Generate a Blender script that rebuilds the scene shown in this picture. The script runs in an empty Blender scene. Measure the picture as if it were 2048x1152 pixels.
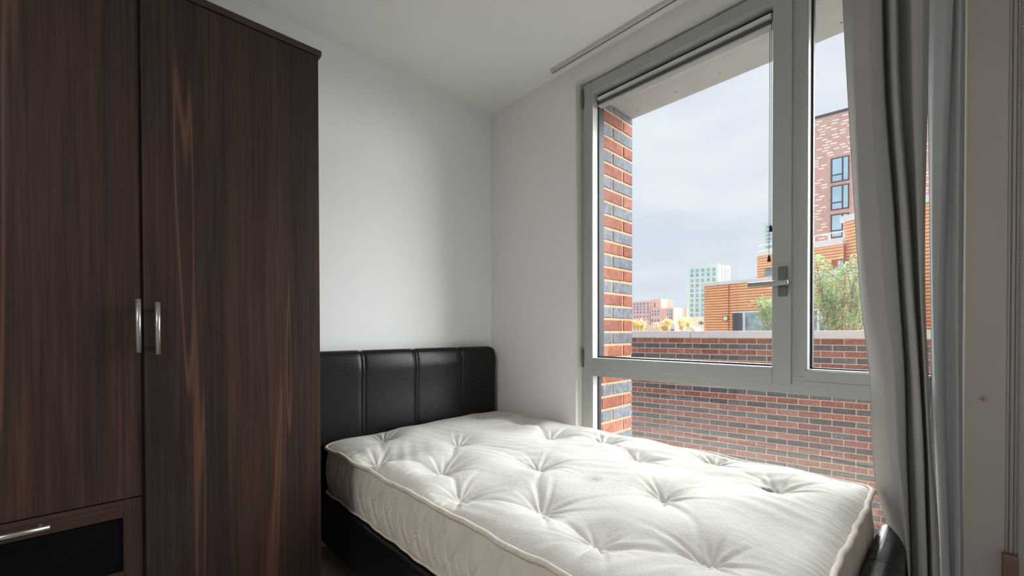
import bpy, bmesh, math, random
import numpy as np
from mathutils import Vector, Matrix

random.seed(7)
rng = np.random.default_rng(7)
SC = bpy.context.scene
COL = SC.collection

# ------------------------------------------------------------------ camera
F, CX, PY = 839.0, 1024.0, 673.0            # focal length and principal point of the 2048x1152 frame
YAW, PITCH, ROLL = math.radians(43.5), math.radians(-.55), math.radians(-.12)
CAM = Vector((0, 0, 1.08))
fw = Vector((math.sin(YAW) * math.cos(PITCH), math.cos(YAW) * math.cos(PITCH), math.sin(PITCH)))
rt = Vector((math.cos(YAW), -math.sin(YAW), 0))
up = rt.cross(fw)
R2 = rt * math.cos(ROLL) + up * math.sin(ROLL)
U2 = up * math.cos(ROLL) - rt * math.sin(ROLL)
cd = bpy.data.cameras.new('camera')
cam = bpy.data.objects.new('camera', cd)
COL.objects.link(cam)
m = Matrix((R2, U2, -fw)).transposed().to_4x4()
m.translation = CAM
cam.matrix_world = m
cd.sensor_width = 36
cd.lens = 36 * F / 2048
cd.shift_y = (PY - 576) / 2048
cd.clip_start, cd.clip_end = .02, 2000
SC.camera = cam

# ------------------------------------------------------------------ sky, hazy sun, exposure
SC.view_settings.view_transform = 'Standard'
SC.view_settings.look = 'None'
SC.view_settings.exposure = 0.0
SC.view_settings.gamma = 1
SC.view_settings.use_curve_mapping = False
SKY = 1.17
W = bpy.data.worlds.new('overcast_sky')
SC.world = W
W.use_nodes = True
nt = W.node_tree
nt.nodes.clear()
wo = nt.nodes.new('ShaderNodeOutputWorld')
bg = nt.nodes.new('ShaderNodeBackground')
tc = nt.nodes.new('ShaderNodeTexCoord')
mp = nt.nodes.new('ShaderNodeMapping')
mp.inputs['Scale'].default_value = (1.6, 1.6, 5.0)
ns = nt.nodes.new('ShaderNodeTexNoise')
ns.inputs['Scale'].default_value = 1.7
ns.inputs['Detail'].default_value = 6
ns.inputs['Roughness'].default_value = .5
ns.inputs['Distortion'].default_value = .4
cr = nt.nodes.new('ShaderNodeValToRGB')
cr.color_ramp.elements[0].position = .36
cr.color_ramp.elements[0].color = (.66, .72, .82, 1)
cr.color_ramp.elements[1].position = .66
cr.color_ramp.elements[1].color = (.80, .845, .91, 1)
bg.inputs['Strength'].default_value = SKY
nt.links.new(tc.outputs['Generated'], mp.inputs['Vector'])
nt.links.new(mp.outputs['Vector'], ns.inputs['Vector'])
nt.links.new(ns.outputs['Fac'], cr.inputs['Fac'])
nt.links.new(cr.outputs['Color'], bg.inputs['Color'])
nt.links.new(bg.outputs['Background'], wo.inputs['Surface'])

sd = bpy.data.lights.new('veiled_sun', 'SUN')
sd.energy = 28
sd.angle = math.radians(105)
sd.color = (.955, .98, 1.0)
sun = bpy.data.objects.new('veiled_sun', sd)
COL.objects.link(sun)
sun.rotation_euler = Vector((-.83, .17, -.29)).to_track_quat('-Z', 'Y').to_euler()
sun.location = (30, -12, 20)


# ------------------------------------------------------------------ helpers
def ray(x, y):
    return fw + R2 * ((x - CX) / F) + U2 * ((PY - y) / F)


def at(x, y, ax, v):
    """the point on the plane ax = v that the photograph shows at pixel x, y"""
    d = ray(x, y)
    k = 'XYZ'.index(ax)
    return CAM + d * ((v - CAM[k]) / d[k])


def lin(c):
    c = c / 255
    return c / 12.92 if c <= .04045 else ((c + .055) / 1.055) ** 2.4


def rgb(r, g, b):
    return (lin(r), lin(g), lin(b), 1)


def new_mat(name):
    mt = bpy.data.materials.new(name)
    mt.use_nodes = True
    n = mt.node_tree
    return mt, n, n.nodes['Principled BSDF']


def node(n, kind, **kw):
    x = n.nodes.new(kind)
    for k, v in kw.items():
        if k in x.inputs:
            x.inputs[k].default_value = v
        else:
            setattr(x, k, v)
    return x


def coords(n, scale=(1, 1, 1), kind='Object', rot=(0, 0, 0)):
    t = node(n, 'ShaderNodeTexCoord')
    mm = node(n, 'ShaderNodeMapping')
    mm.inputs['Scale'].default_value = scale
    mm.inputs['Rotation'].default_value = rot
    n.links.new(t.outputs[kind], mm.inputs['Vector'])
    return mm.outputs['Vector']


def ramp(n, fac, stops):
    r = node(n, 'ShaderNodeValToRGB')
    e = r.color_ramp.elements
    while len(e) < len(stops):
        e.new(.5)
    for i, (p, c) in enumerate(stops):
        e[i].position = p
        e[i].color = c
    n.links.new(fac, r.inputs['Fac'])
    return r.outputs['Color']


def mix(n, fac, a, b, blend='MIX'):
    x = node(n, 'ShaderNodeMix', data_type='RGBA', blend_type=blend)
    for s, v in ((x.inputs[0], fac), (x.inputs[6], a), (x.inputs[7], b)):
        if isinstance(v, (int, float, tuple)):
            s.default_value = v
        else:
            n.links.new(v, s)
    return x.outputs[2]


def bump(n, p, height, strength=.3, dist=.01):
    b = node(n, 'ShaderNodeBump', Strength=strength, Distance=dist)
    n.links.new(height, b.inputs['Height'])
    n.links.new(b.outputs['Normal'], p.inputs['Normal'])


def noise(n, vec, scale, detail=4, rough=.5, dist=0.):
    x = node(n, 'ShaderNodeTexNoise', Scale=scale, Detail=detail, Roughness=rough, Distortion=dist)
    n.links.new(vec, x.inputs['Vector'])
    return x.outputs['Fac']


def plain(name, col, rough=.6, metal=0., var=.06, vscale=4., bstr=0., bscale=60., bdist=.003, spec=.5):
    """a procedural material: one colour with soft mottling and fine relief"""
    mt, n, p = new_mat(name)
    v = coords(n)
    f = noise(n, v, vscale, 4)
    dark = tuple(c * (1 - var) for c in col[:3]) + (1,)
    lite = tuple(min(1, c * (1 + var)) for c in col[:3]) + (1,)
    n.links.new(ramp(n, f, [(.3, dark), (.7, lite)]), p.inputs['Base Color'])
    p.inputs['Roughness'].default_value = rough
    p.inputs['Metallic'].default_value = metal
    p.inputs['Specular IOR Level'].default_value = spec
    if bstr:
        bump(n, p, noise(n, v, bscale, 4), bstr, bdist)
    return mt


M = {}
M['wall'] = plain('wall_paint', rgb(241, 242, 240), .75, var=.015, vscale=1.5, bstr=.12, bscale=260, bdist=.001, spec=.25)
M['wall_win'] = plain('window_wall_paint', rgb(238, 234, 232), .75, var=.015, vscale=1.5, bstr=.12, bscale=260, bdist=.001, spec=.25)
M['ceiling'] = plain('ceiling_paint', rgb(243, 243, 240), .8, var=.01, vscale=1.2, bstr=.1, bscale=300, bdist=.001, spec=.2)
M['reveal'] = plain('reveal_paint', rgb(226, 226, 220), .5, var=.02, vscale=3)
M['frame'] = plain('grey_frame_paint', rgb(168, 172, 168), .42, var=.025, vscale=2.5, bstr=.06, bscale=400, bdist=.0006)
M['bead'] = plain('pale_glazing_bead', rgb(190, 193, 192), .35, var=.02)
M['gasket'] = plain('black_gasket_rubber', rgb(20, 20, 24), .6, var=.1)
M['metal'] = plain('brushed_metal', rgb(168, 166, 162), .34, .85, var=.05, vscale=30)
M['dark_metal'] = plain('dark_metal', rgb(112, 110, 110), .4, .6, var=.06, vscale=20)
M['track'] = plain('white_aluminium', rgb(206, 203, 198), .45, 0., var=.02)
M['blind'] = plain('grey_blind_rail', rgb(212, 212, 210), .45, var=.03)
M['blind_dark'] = plain('grey_blind_fabric', rgb(158, 158, 160), .7, var=.05, vscale=40)
M['cord'] = plain('blind_cord', rgb(60, 62, 66), .7, var=.05)
M['black_plastic'] = plain('black_plastic', rgb(16, 15, 15), .4, var=.1)
M['floor'] = None
M['concrete'] = plain('soffit_board', rgb(182, 182, 177), .8, var=.05, vscale=8, bstr=.2, bscale=90)
M['stone'] = plain('coping_stone', rgb(202, 199, 200), .75, var=.05, vscale=9, bstr=.2, bscale=70)
M['tuft'] = plain('cotton_tuft', rgb(232, 230, 224), .9, var=.06, vscale=80, bstr=.5, bscale=300, bdist=.004)
M['piping'] = plain('cream_piping', rgb(220, 208, 194), .85, var=.08, vscale=60, bstr=.4, bscale=500, bdist=.001)
M['orange_wood'] = plain('pinkish_wood', rgb(112, 86, 70), .6, var=.12, vscale=20)
M['trim_paint'] = plain('trim_paint', rgb(158, 151, 145), .5, var=.02)
M['chip'] = plain('bare_chipboard', rgb(180, 160, 140), .9, var=.1, vscale=200)
M['white_metal'] = plain('white_painted_metal', rgb(232, 228, 226), .5, var=.03)
M['lamp_glass'] = plain('opal_lamp_glass', rgb(238, 232, 205), .3, var=.02)
M['dark_panel'] = plain('black_drawer_panel', rgb(8, 7, 7), .8, var=.1, spec=.1)
M['ground'] = plain('grey_paving', rgb(150, 146, 140), .9, var=.15, vscale=2)


def shaded_wall_mat():
    mt, n, p = new_mat('shade_toned_wall')
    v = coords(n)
    c = ramp(n, noise(n, v, 2, 3), [(.3, rgb(172, 164, 158)), (.7, rgb(178, 170, 164))])  # wall tone darkened in place of shade; the smudge below is a stain
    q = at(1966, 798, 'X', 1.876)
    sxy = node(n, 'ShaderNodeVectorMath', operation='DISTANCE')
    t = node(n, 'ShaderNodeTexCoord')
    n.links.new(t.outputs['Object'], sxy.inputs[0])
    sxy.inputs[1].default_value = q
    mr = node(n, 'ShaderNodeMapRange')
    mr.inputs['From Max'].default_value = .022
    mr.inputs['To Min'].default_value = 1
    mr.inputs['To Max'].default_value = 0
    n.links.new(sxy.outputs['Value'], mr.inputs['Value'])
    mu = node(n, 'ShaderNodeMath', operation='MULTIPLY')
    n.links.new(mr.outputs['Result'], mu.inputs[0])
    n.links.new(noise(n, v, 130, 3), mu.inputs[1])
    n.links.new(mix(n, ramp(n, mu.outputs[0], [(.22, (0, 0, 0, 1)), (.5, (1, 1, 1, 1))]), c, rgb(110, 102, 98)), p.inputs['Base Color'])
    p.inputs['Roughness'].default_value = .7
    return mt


M['panel'] = shaded_wall_mat()
M['wall_room'] = M['wall']


def floor_mat():
    mt, n, p = new_mat('laminate_floor')
    f = noise(n, coords(n, (1.2, 14, 1)), 4, 6, .6, .3)
    n.links.new(ramp(n, f, [(.3, rgb(186, 178, 166)), (.7, rgb(208, 200, 188))]), p.inputs['Base Color'])
    p.inputs['Roughness'].default_value = .4
    return mt


M['floor'] = floor_mat()


def walnut(name, horizontal=False):
    mt, n, p = new_mat(name)
    k = (1, 1, 1)
    if horizontal:
        v1 = coords(n, (.5, 8, 9)); v2 = coords(n, (1.2, 30, 75)); v3 = coords(n, (.3, 1, 14))
    else:
        v1 = coords(n, (9, 8, .42)); v2 = coords(n, (70, 40, 1.3)); v3 = coords(n, (13, 9, .42))
    broad = noise(n, v1, 1.0, 3, .5, .9)
    fine = noise(n, v2, 1.6, 5, .65, .25)
    streak = noise(n, v3, 1.0, 2, .4, .5)
    base = ramp(n, broad, [(.28, rgb(47, 33, 31)), (.52, rgb(61, 42, 35)), (.75, rgb(76, 53, 40))])
    grain = ramp(n, fine, [(.34, rgb(178, 170, 168)), (.64, rgb(255, 255, 255))])
    c = mix(n, 1.0, base, grain, 'MULTIPLY')
    st = ramp(n, streak, [(.665, (0, 0, 0, 1)), (.69, (.48, .48, .48, 1)), (.715, (0, 0, 0, 1))])
    c = mix(n, st, c, rgb(112, 82, 62))
    n.links.new(c, p.inputs['Base Color'])
    p.inputs['Roughness'].default_value = .52
    p.inputs['Specular IOR Level'].default_value = .3
    bump(n, p, fine, .12, .001)
    return mt


M['walnut'] = walnut('walnut_veneer')
M['walnut_h'] = walnut('walnut_veneer_across', True)
M['walnut_dark'] = plain('dark_walnut_edge', rgb(48, 32, 29), .5, var=.15, vscale=20)


def leather():
    mt, n, p = new_mat('black_leather')
    v = coords(n)
    vo = node(n, 'ShaderNodeTexVoronoi', Scale=420.)
    n.links.new(v, vo.inputs['Vector'])
    f2 = noise(n, v, 70, 3, .5)
    n.links.new(ramp(n, f2, [(.3, rgb(19, 17, 18)), (.75, rgb(27, 24, 25))]), p.inputs['Base Color'])
    p.inputs['Specular IOR Level'].default_value = .28
    r = ramp(n, f2, [(.3, (.27, .27, .27, 1)), (.7, (.33, .33, .33, 1))])
    n.links.new(r, p.inputs['Roughness'])
    h = node(n, 'ShaderNodeMath', operation='ADD')
    n.links.new(vo.outputs['Distance'], h.inputs[0])
    s = node(n, 'ShaderNodeMath', operation='MULTIPLY')
    s.inputs[1].default_value = 1.2
    n.links.new(f2, s.inputs[0])
    n.links.new(s.outputs[0], h.inputs[1])
    bump(n, p, h.outputs[0], .10, .0012)
    return mt


M['leather'] = leather()
M['thread'] = plain('dark_seam', rgb(14, 12, 13), .7, var=.1)


def ticking():
    mt, n, p = new_mat('mattress_ticking')
    v = coords(n)
    f = noise(n, v, 7, 5, .6)
    c = ramp(n, f, [(.3, rgb(214, 211, 203)), (.7, rgb(224, 221, 214))])
    # grey smudges where the cover is soiled
    def blob(cx, cy, rad, sc, lo, hi, col, c):
        sep = node(n, 'ShaderNodeVectorMath', operation='DISTANCE')
        sxy = node(n, 'ShaderNodeVectorMath', operation='MULTIPLY')
        sxy.inputs[1].default_value = (1, 1, 0)
        tcx = node(n, 'ShaderNodeTexCoord')
        n.links.new(tcx.outputs['Object'], sxy.inputs[0])
        n.links.new(sxy.outputs[0], sep.inputs[0])
        sep.inputs[1].default_value = (cx, cy, 0)
        mr = node(n, 'ShaderNodeMapRange')
        mr.inputs['From Min'].default_value = 0
        mr.inputs['From Max'].default_value = rad
        mr.inputs['To Min'].default_value = 1
        mr.inputs['To Max'].default_value = 0
        n.links.new(sep.outputs['Value'], mr.inputs['Value'])
        g = noise(n, v, sc, 4, .7)
        mu = node(n, 'ShaderNodeMath', operation='MULTIPLY')
        n.links.new(mr.outputs['Result'], mu.inputs[0])
        n.links.new(g, mu.inputs[1])
        k = ramp(n, mu.outputs[0], [(lo, (0, 0, 0, 1)), (hi, (1, 1, 1, 1))])
        return mix(n, k, c, col)
    a = at(1540, 982, 'Z', .548)
    c = blob(a.x, a.y, .06, 150, .24, .34, rgb(120, 118, 114), c)
    a = at(1190, 968, 'Z', .55)
    c = blob(a.x, a.y, .13, 230, .40, .47, rgb(176, 174, 170), c)
    n.links.new(c, p.inputs['Base Color'])
    p.inputs['Roughness'].default_value = .92
    p.inputs['Specular IOR Level'].default_value = .05
    h = node(n, 'ShaderNodeMath', operation='ADD')
    n.links.new(noise(n, coords(n, (1, 1, 1)), 55, 5, .62, .8), h.inputs[0])
    s = node(n, 'ShaderNodeMath', operation='MULTIPLY')
    s.inputs[1].default_value = .25
    n.links.new(noise(n, v, 700, 2), s.inputs[0])
    n.links.new(s.outputs[0], h.inputs[1])
    bump(n, p, h.outputs[0], .34, .007)
    return mt


M['ticking'] = ticking()
M['border'] = plain('mattress_border_cloth', rgb(218, 208, 197), .9, var=.06, vscale=14, bstr=.3, bscale=120, bdist=.002, spec=.15)


def cloth(name, col, trans=.12):
    mt, n, p = new_mat(name)
    v = coords(n)
    f = noise(n, v, 3, 3)
    d = tuple(x * .93 for x in col[:3]) + (1,)
    n.links.new(ramp(n, f, [(.3, d), (.7, col)]), p.inputs['Base Color'])
    p.inputs['Roughness'].default_value = .85
    p.inputs['Specular IOR Level'].default_value = .04
    bump(n, p, noise(n, coords(n, (1, 1, .7)), 900, 2), .2, .0008)
    tr = node(n, 'ShaderNodeBsdfTranslucent')
    tr.inputs['Color'].default_value = col
    ms = node(n, 'ShaderNodeMixShader')
    ms.inputs[0].default_value = trans
    n.links.new(p.outputs[0], ms.inputs[1])
    n.links.new(tr.outputs[0], ms.inputs[2])
    n.links.new(ms.outputs[0], n.nodes['Material Output'].inputs['Surface'])
    return mt


M['curtain'] = cloth('grey_blackout_curtain', rgb(170, 168, 163), .03)
M['curtain2'] = cloth('grey_lining_curtain', rgb(176, 180, 180), .05)


def glass_mat(name, tint=(1, 1, 1, 1)):
    mt, n, p = new_mat(name)
    n.nodes.remove(p)
    t = node(n, 'ShaderNodeBsdfTransparent')
    t.inputs['Color'].default_value = tint
    g = node(n, 'ShaderNodeBsdfGlossy')
    g.inputs['Roughness'].default_value = .03
    lw = node(n, 'ShaderNodeLayerWeight')
    lw.inputs['Blend'].default_value = .5
    pw = node(n, 'ShaderNodeMath', operation='POWER')
    pw.inputs[1].default_value = 4.2
    n.links.new(lw.outputs['Facing'], pw.inputs[0])
    ma = node(n, 'ShaderNodeMath', operation='MULTIPLY_ADD')
    ma.inputs[1].default_value = .8
    ma.inputs[2].default_value = .055
    n.links.new(pw.outputs[0], ma.inputs[0])
    ms = node(n, 'ShaderNodeMixShader')
    n.links.new(ma.outputs[0], ms.inputs[0])
    n.links.new(t.outputs[0], ms.inputs[1])
    n.links.new(g.outputs[0], ms.inputs[2])
    n.links.new(ms.outputs[0], n.nodes['Material Output'].inputs['Surface'])
    return mt


M['glass'] = glass_mat('window_glass', (.975, .985, .98, 1))


def brick_mat(name, a, b, c):
    """fired brick: tone changes from brick to brick, speckle and pitting within one"""
    mt, n, p = new_mat(name)
    v = coords(n)
    oi = node(n, 'ShaderNodeObjectInfo')
    geo = node(n, 'ShaderNodeNewGeometry')
    base = ramp(n, oi.outputs['Random'], [(0., a), (.5, b), (1., c)])
    w = node(n, 'ShaderNodeTexNoise', Scale=38., Detail=5., Roughness=.7)
    n.links.new(geo.outputs['Position'], w.inputs['Vector'])
    sp = ramp(n, w.outputs['Fac'], [(.35, rgb(178, 176, 176)), (.65, rgb(255, 255, 255))])
    n.links.new(mix(n, 1., base, sp, 'MULTIPLY'), p.inputs['Base Color'])
    p.inputs['Roughness'].default_value = .85
    bump(n, p, w.outputs['Fac'], .5, .004)
    return mt


M['red_brick'] = brick_mat('red_brick', rgb(140, 70, 49), rgb(152, 82, 58), rgb(162, 96, 71))
M['blue_brick'] = brick_mat('blue_grey_brick', rgb(100, 104, 114), rgb(112, 116, 126), rgb(122, 126, 136))
M['red_brick2'] = brick_mat('dull_red_brick', rgb(146, 94, 86), rgb(166, 110, 101), rgb(180, 126, 114))
M['blue_brick2'] = brick_mat('charcoal_brick', rgb(92, 93, 99), rgb(106, 108, 114), rgb(120, 122, 128))
M['mortar'] = plain('buff_mortar', rgb(178, 150, 114), .9, var=.06, vscale=30, bstr=.3, bscale=200, bdist=.002)
M['mortar2'] = plain('pale_mortar', rgb(210, 182, 158), .9, var=.06, vscale=30, bstr=.3, bscale=200, bdist=.002)
M['terracotta'] = plain('terracotta_cladding', rgb(255, 198, 150), .7, var=.08, vscale=3)
M['terracotta_back'] = plain('terracotta_joint', rgb(196, 112, 76), .8, var=.06, vscale=3)
M['tower_brick'] = plain('brown_tower_brick', rgb(222, 184, 172), .85, var=.12, vscale=3.5)
M['white_brick'] = plain('white_glazed_brick', rgb(255, 252, 244), .5, var=.03)
M['green_wall'] = plain('pale_green_cladding', rgb(222, 238, 222), .7, var=.03, vscale=.05)
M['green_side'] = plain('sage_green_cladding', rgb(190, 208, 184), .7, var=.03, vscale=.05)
M['pink_wall'] = plain('pink_brickwork', rgb(250, 206, 200), .8, var=.05, vscale=.1)
M['pink_wall2'] = plain('salmon_brickwork', rgb(248, 210, 194), .8, var=.05, vscale=.1)
M['buff_wall'] = plain('buff_brickwork', rgb(244, 224, 200), .8, var=.06, vscale=.2)
M['far_glass'] = plain('bluish_far_glass', rgb(160, 190, 214), .15, var=.25, vscale=.4)
M['far_glass_dark'] = plain('grey_far_glass', rgb(150, 162, 182), .2, var=.3, vscale=.3)
M['near_pane'] = plain('sky_blue_pane', rgb(182, 220, 240), .08, var=.12, vscale=.5)
M['dark_frame'] = plain('dark_window_frame', rgb(92, 90, 100), .5, var=.05)
M['room_dark'] = plain('dark_room_glass', rgb(150, 166, 168), .1, var=.5, vscale=1.6)
M['bark'] = plain('grey_brown_bark', rgb(142, 128, 116), .9, var=.15, vscale=20)


def leaf_mat(name, a, b):
    mt, n, p = new_mat(name)
    f = noise(n, coords(n), 3.2, 3)
    n.links.new(ramp(n, f, [(.35, a), (.65, b)]), p.inputs['Base Color'])
    p.inputs['Roughness'].default_value = .6
    tr = node(n, 'ShaderNodeBsdfTranslucent')
    tr.inputs['Color'].default_value = b
    ms = node(n, 'ShaderNodeMixShader')
    ms.inputs[0].default_value = .35
    n.links.new(p.outputs[0], ms.inputs[1])
    n.links.new(tr.outputs[0], ms.inputs[2])
    n.links.new(ms.outputs[0], n.nodes['Material Output'].inputs['Surface'])
    return mt


M['leaf'] = leaf_mat('green_leaf', rgb(112, 132, 92), rgb(164, 182, 132))
M['leaf_yellow'] = leaf_mat('yellow_leaf', rgb(214, 190, 130), rgb(238, 218, 162))

WM = {}                                     # world matrices of parents


def put(o, parent=None):
    COL.objects.link(o)
    if parent is not None:
        o.parent = parent
        o.matrix_parent_inverse = WM.get(parent.name, Matrix()).inverted()
    return o


def empty(name, loc, label=None, cat=None, group=None, kind=None, rz=0.):
    o = bpy.data.objects.new(name, None)
    o.empty_display_size = .05
    o.location = loc
    o.rotation_euler = (0, 0, rz)
    COL.objects.link(o)
    WM[o.name] = Matrix.Translation(Vector(loc)) @ Matrix.Rotation(rz, 4, 'Z')
    tag(o, label, cat, group, kind)
    return o


def tag(o, label=None, cat=None, group=None, kind=None):
    for k, v in (('label', label), ('category', cat), ('group', group), ('kind', kind)):
        if v:
            o[k] = v
    return o


def obj(name, bm, mat, parent=None, smooth=False, label=None, bevel=0., seg=2):
    me = bpy.data.meshes.new(name)
    bm.normal_update()
    bm.to_mesh(me)
    bm.free()
    me.materials.append(M[mat] if isinstance(mat, str) else mat)
    if smooth:
        for p in me.polygons:
            p.use_smooth = True
    o = bpy.data.objects.new(name, me)
    put(o, parent)
    if bevel:
        b = o.modifiers.new('bevel', 'BEVEL')
        b.width = bevel
        b.segments = seg
        b.limit_method = 'ANGLE'
    if label:
        o['label'] = label
    return o


def pyobj(name, vs, fs, mat, parent=None, smooth=True):
    me = bpy.data.meshes.new(name)
    me.from_pydata([tuple(v) for v in vs], [], fs)
    me.update()
    me.materials.append(M[mat] if isinstance(mat, str) else mat)
    if smooth:
        me.polygons.foreach_set('use_smooth', [True] * len(me.polygons))
    return put(bpy.data.objects.new(name, me), parent)


def bx(bm, x0, x1, y0, y1, z0, z1, mtx=None):
    vs = [bm.verts.new((x, y, z)) for x in (x0, x1) for y in (y0, y1) for z in (z0, z1)]
    for f in ((0, 1, 3, 2), (4, 6, 7, 5), (0, 4, 5, 1), (2, 3, 7, 6), (0, 2, 6, 4), (1, 5, 7, 3)):
        bm.faces.new([vs[i] for i in f])
    if mtx is not None:
        for v in vs:
            v.co = mtx @ v.co
    return vs


def box(name, x0, x1, y0, y1, z0, z1, mat, parent=None, bevel=0., label=None):
    bm = bmesh.new()
    bx(bm, x0, x1, y0, y1, z0, z1)
    return obj(name, bm, mat, parent, bevel=bevel, label=label)


def tube(bm, pts, r, n=8, cap=True):
    """tube along pts; r a number or one radius per point"""
    pts = [Vector(p) for p in pts]
    rs = r if isinstance(r, (list, tuple)) else [r] * len(pts)
    rings = []
    prev = None
    for i, p in enumerate(pts):
        t = (pts[min(i + 1, len(pts) - 1)] - pts[max(i - 1, 0)]).normalized()
        a = prev if prev is not None else (Vector((0, 0, 1)) if abs(t.z) < .9 else Vector((1, 0, 0)))
        u = (a - t * a.dot(t)).normalized()
        prev = u
        w = t.cross(u)
        rings.append([bm.verts.new(p + (u * math.cos(2 * math.pi * k / n) + w * math.sin(2 * math.pi * k / n)) * rs[i]) for k in range(n)])
    for a, b in zip(rings, rings[1:]):
        for k in range(n):
            bm.faces.new((a[k], a[(k + 1) % n], b[(k + 1) % n], b[k]))
    if cap:
        bm.faces.new(rings[0][::-1])
        bm.faces.new(rings[-1])
    return rings


def prism(bm, poly, h0, h1, axis='Y'):
    """extrude a closed polygon (pairs) along an axis"""
    def q(a, b, h):
        return {'Y': (a, h, b), 'X': (h, a, b), 'Z': (a, b, h)}[axis]
    A = [bm.verts.new(q(a, b, h0)) for a, b in poly]
    B = [bm.verts.new(q(a, b, h1)) for a, b in poly]
    k = len(poly)
    for i in range(k):
        bm.faces.new((A[i], A[(i + 1) % k], B[(i + 1) % k], B[i]))
    bm.faces.new(A[::-1])
    bm.faces.new(B)
    bmesh.ops.recalc_face_normals(bm, faces=bm.faces)


# ------------------------------------------------------------------ room shell
XW, YB, ZC = 1.88, 2.188, 2.566
XL, YR = -2.0, -2.4                          # walls out of view, to the left and behind the camera
OY0, OY1, OZ0, OZ1 = -.0225, 1.464, .12, 2.476   # window opening
XF = 1.935                                   # inner face of the fixed frame
XO = 2.345                                   # outer face of the facade


def struct(o, label=None):
    return tag(o, label, None, None, 'structure')


struct(box('floor', XL - .1, XW + .1, YR - .1, YB + .1, -.12, 0, 'floor'))
struct(box('ceiling', XL - .1, XO - .06, YR - .1, YB + .1, ZC, ZC + .15, 'ceiling'))
struct(box('wall_back', XL - .1, XO - .06, YB, YB + .12, -.1, ZC + .1, 'wall'))
struct(box('wall_left', XL - .12, XL, YR - .1, YB + .1, -.1, ZC + .1, 'wall'))
struct(box('wall_rear', XL - .1, XO - .06, YR - .12, YR, -.1, ZC + .1, 'wall'))
bm = bmesh.new()
XT = 1.995                                   # back of the plastered lining
bx(bm, XW, XT, OY1, YB + .05, -.1, ZC + .1)
bx(bm, XW, XT, YR - .05, OY0, -.1, ZC + .1)
bx(bm, XW, XT, OY0, OY1, OZ1, ZC + .1)
bx(bm, XW, XT, OY0, OY1, -.1, OZ0)
struct(obj('wall_right', bm, 'wall_win'))
# white painted lining of the window reveal
bm = bmesh.new()
bx(bm, XW - .0015, XF, OY1 - .004, OY1 + .0008, OZ0, OZ1)
bx(bm, XW - .0015, XF, OY0 - .0008, OY0 + .004, OZ0, OZ1)
bx(bm, XW - .0015, XF, OY0, OY1, OZ1 - .004, OZ1 + .0008)
struct(obj('trim_1', bm, 'reveal'), 'thin white painted lining of the window reveal')
pnl = box('wall_shade_strip', XW - .004, XW + .001, -.1045, OY0 - .001, 0, ZC, 'panel', None)  # thin sheet over the wall; its darker colour paints in the dimmer light
struct(pnl, 'flat wall strip darkened to stand in for shade, between the curtains and the moulded trim')
# moulded door trim on the window wall at the far right
tr = empty('trim_2', (XW, -.15, 0), 'grey moulded trim strips on the wall right of the curtains', None, None, 'structure')
for i, (y0, y1, d) in enumerate(((-.112, -.105, .006), (-.120, -.1125, .013), (-.1275, -.1205, .010), (-.22, -.128, .017))):
    box('moulding', XW - d, XW + .001, y0, y1, .0, 2.2, 'trim_paint', tr, bevel=.002)

# ------------------------------------------------------------------ window
win = empty('window_1', (XF, (OY0 + OY1) / 2, OZ0), 'grey metal framed window with opening casement, fixed side pane and low pane', None, None, 'structure')
XB = 2.03
TZ0, TZ1 = .836, .931
MU0, MU1 = .399, .447
LJ, RJ = 1.391, .052
GX0, GX1 = 1.998, 2.004
box('jamb', XF, XB, LJ, OY1 - .004, OZ0, OZ1 - .004, 'frame', win, .002)
box('jamb', XF, XB, OY0 + .004, RJ, OZ0, OZ1 - .004, 'frame', win, .002)
box('head', XF, XB, RJ, LJ, 2.408, OZ1 - .004, 'frame', win, .002)
box('transom', XF, XB, RJ, LJ, TZ0, TZ1 - .024, 'frame', win, .002)
box('mullion', XF, XB, MU0, MU1 + .03, TZ1 - .024, 2.408, 'frame', win, .002)
box('bottom_rail', XF, XB, RJ, LJ, OZ0, OZ0 + .07, 'frame', win, .002)
# beads round the fixed pane
box('glazing_bead', XF - .003, GX0, RJ, MU0, TZ1 - .040, TZ1, 'frame', win, .0015)
box('glazing_bead', XF - .003, GX0, RJ, MU0, TZ1 - .0235 - .04, TZ1 - .041, 'frame', win, .0015)
box('glazing_bead', XF - .001, GX0, MU0 - .006, MU0 + .02, TZ1 - .02, 2.408, 'frame', win, .0015)
for x0, x1, mt in ((XF + .004, GX0 - .014, 'bead'), (GX0 - .014, GX0 + .012, 'gasket')):
    box('glazing_strip' if mt == 'bead' else 'gasket', x0, x1, MU0 - (.010 if mt == 'bead' else .017), MU0 - .006, TZ1, 2.408, mt, win)
    box('glazing_strip' if mt == 'bead' else 'gasket', x0, x1, RJ, MU0 - .006, TZ1, TZ1 + (.004 if mt == 'bead' else .009), mt, win)
    # low pane
    e = .004 if mt == 'bead' else .010
    box('glazing_strip' if mt == 'bead' else 'gasket', x0, x1, LJ - e, LJ + .0005, OZ0 + .07, TZ0, mt, win)
    box('glazing_strip' if mt == 'bead' else 'gasket', x0, x1, RJ, LJ, OZ0 + .07, OZ0 + .07 + e, mt, win)
box('glass_pane', GX0, GX1, RJ, MU0 - .006, TZ1, 2.408, 'glass', win)
box('glass_pane', GX0, GX1, RJ, LJ, OZ0 + .07, TZ0, 'glass', win)
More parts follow.
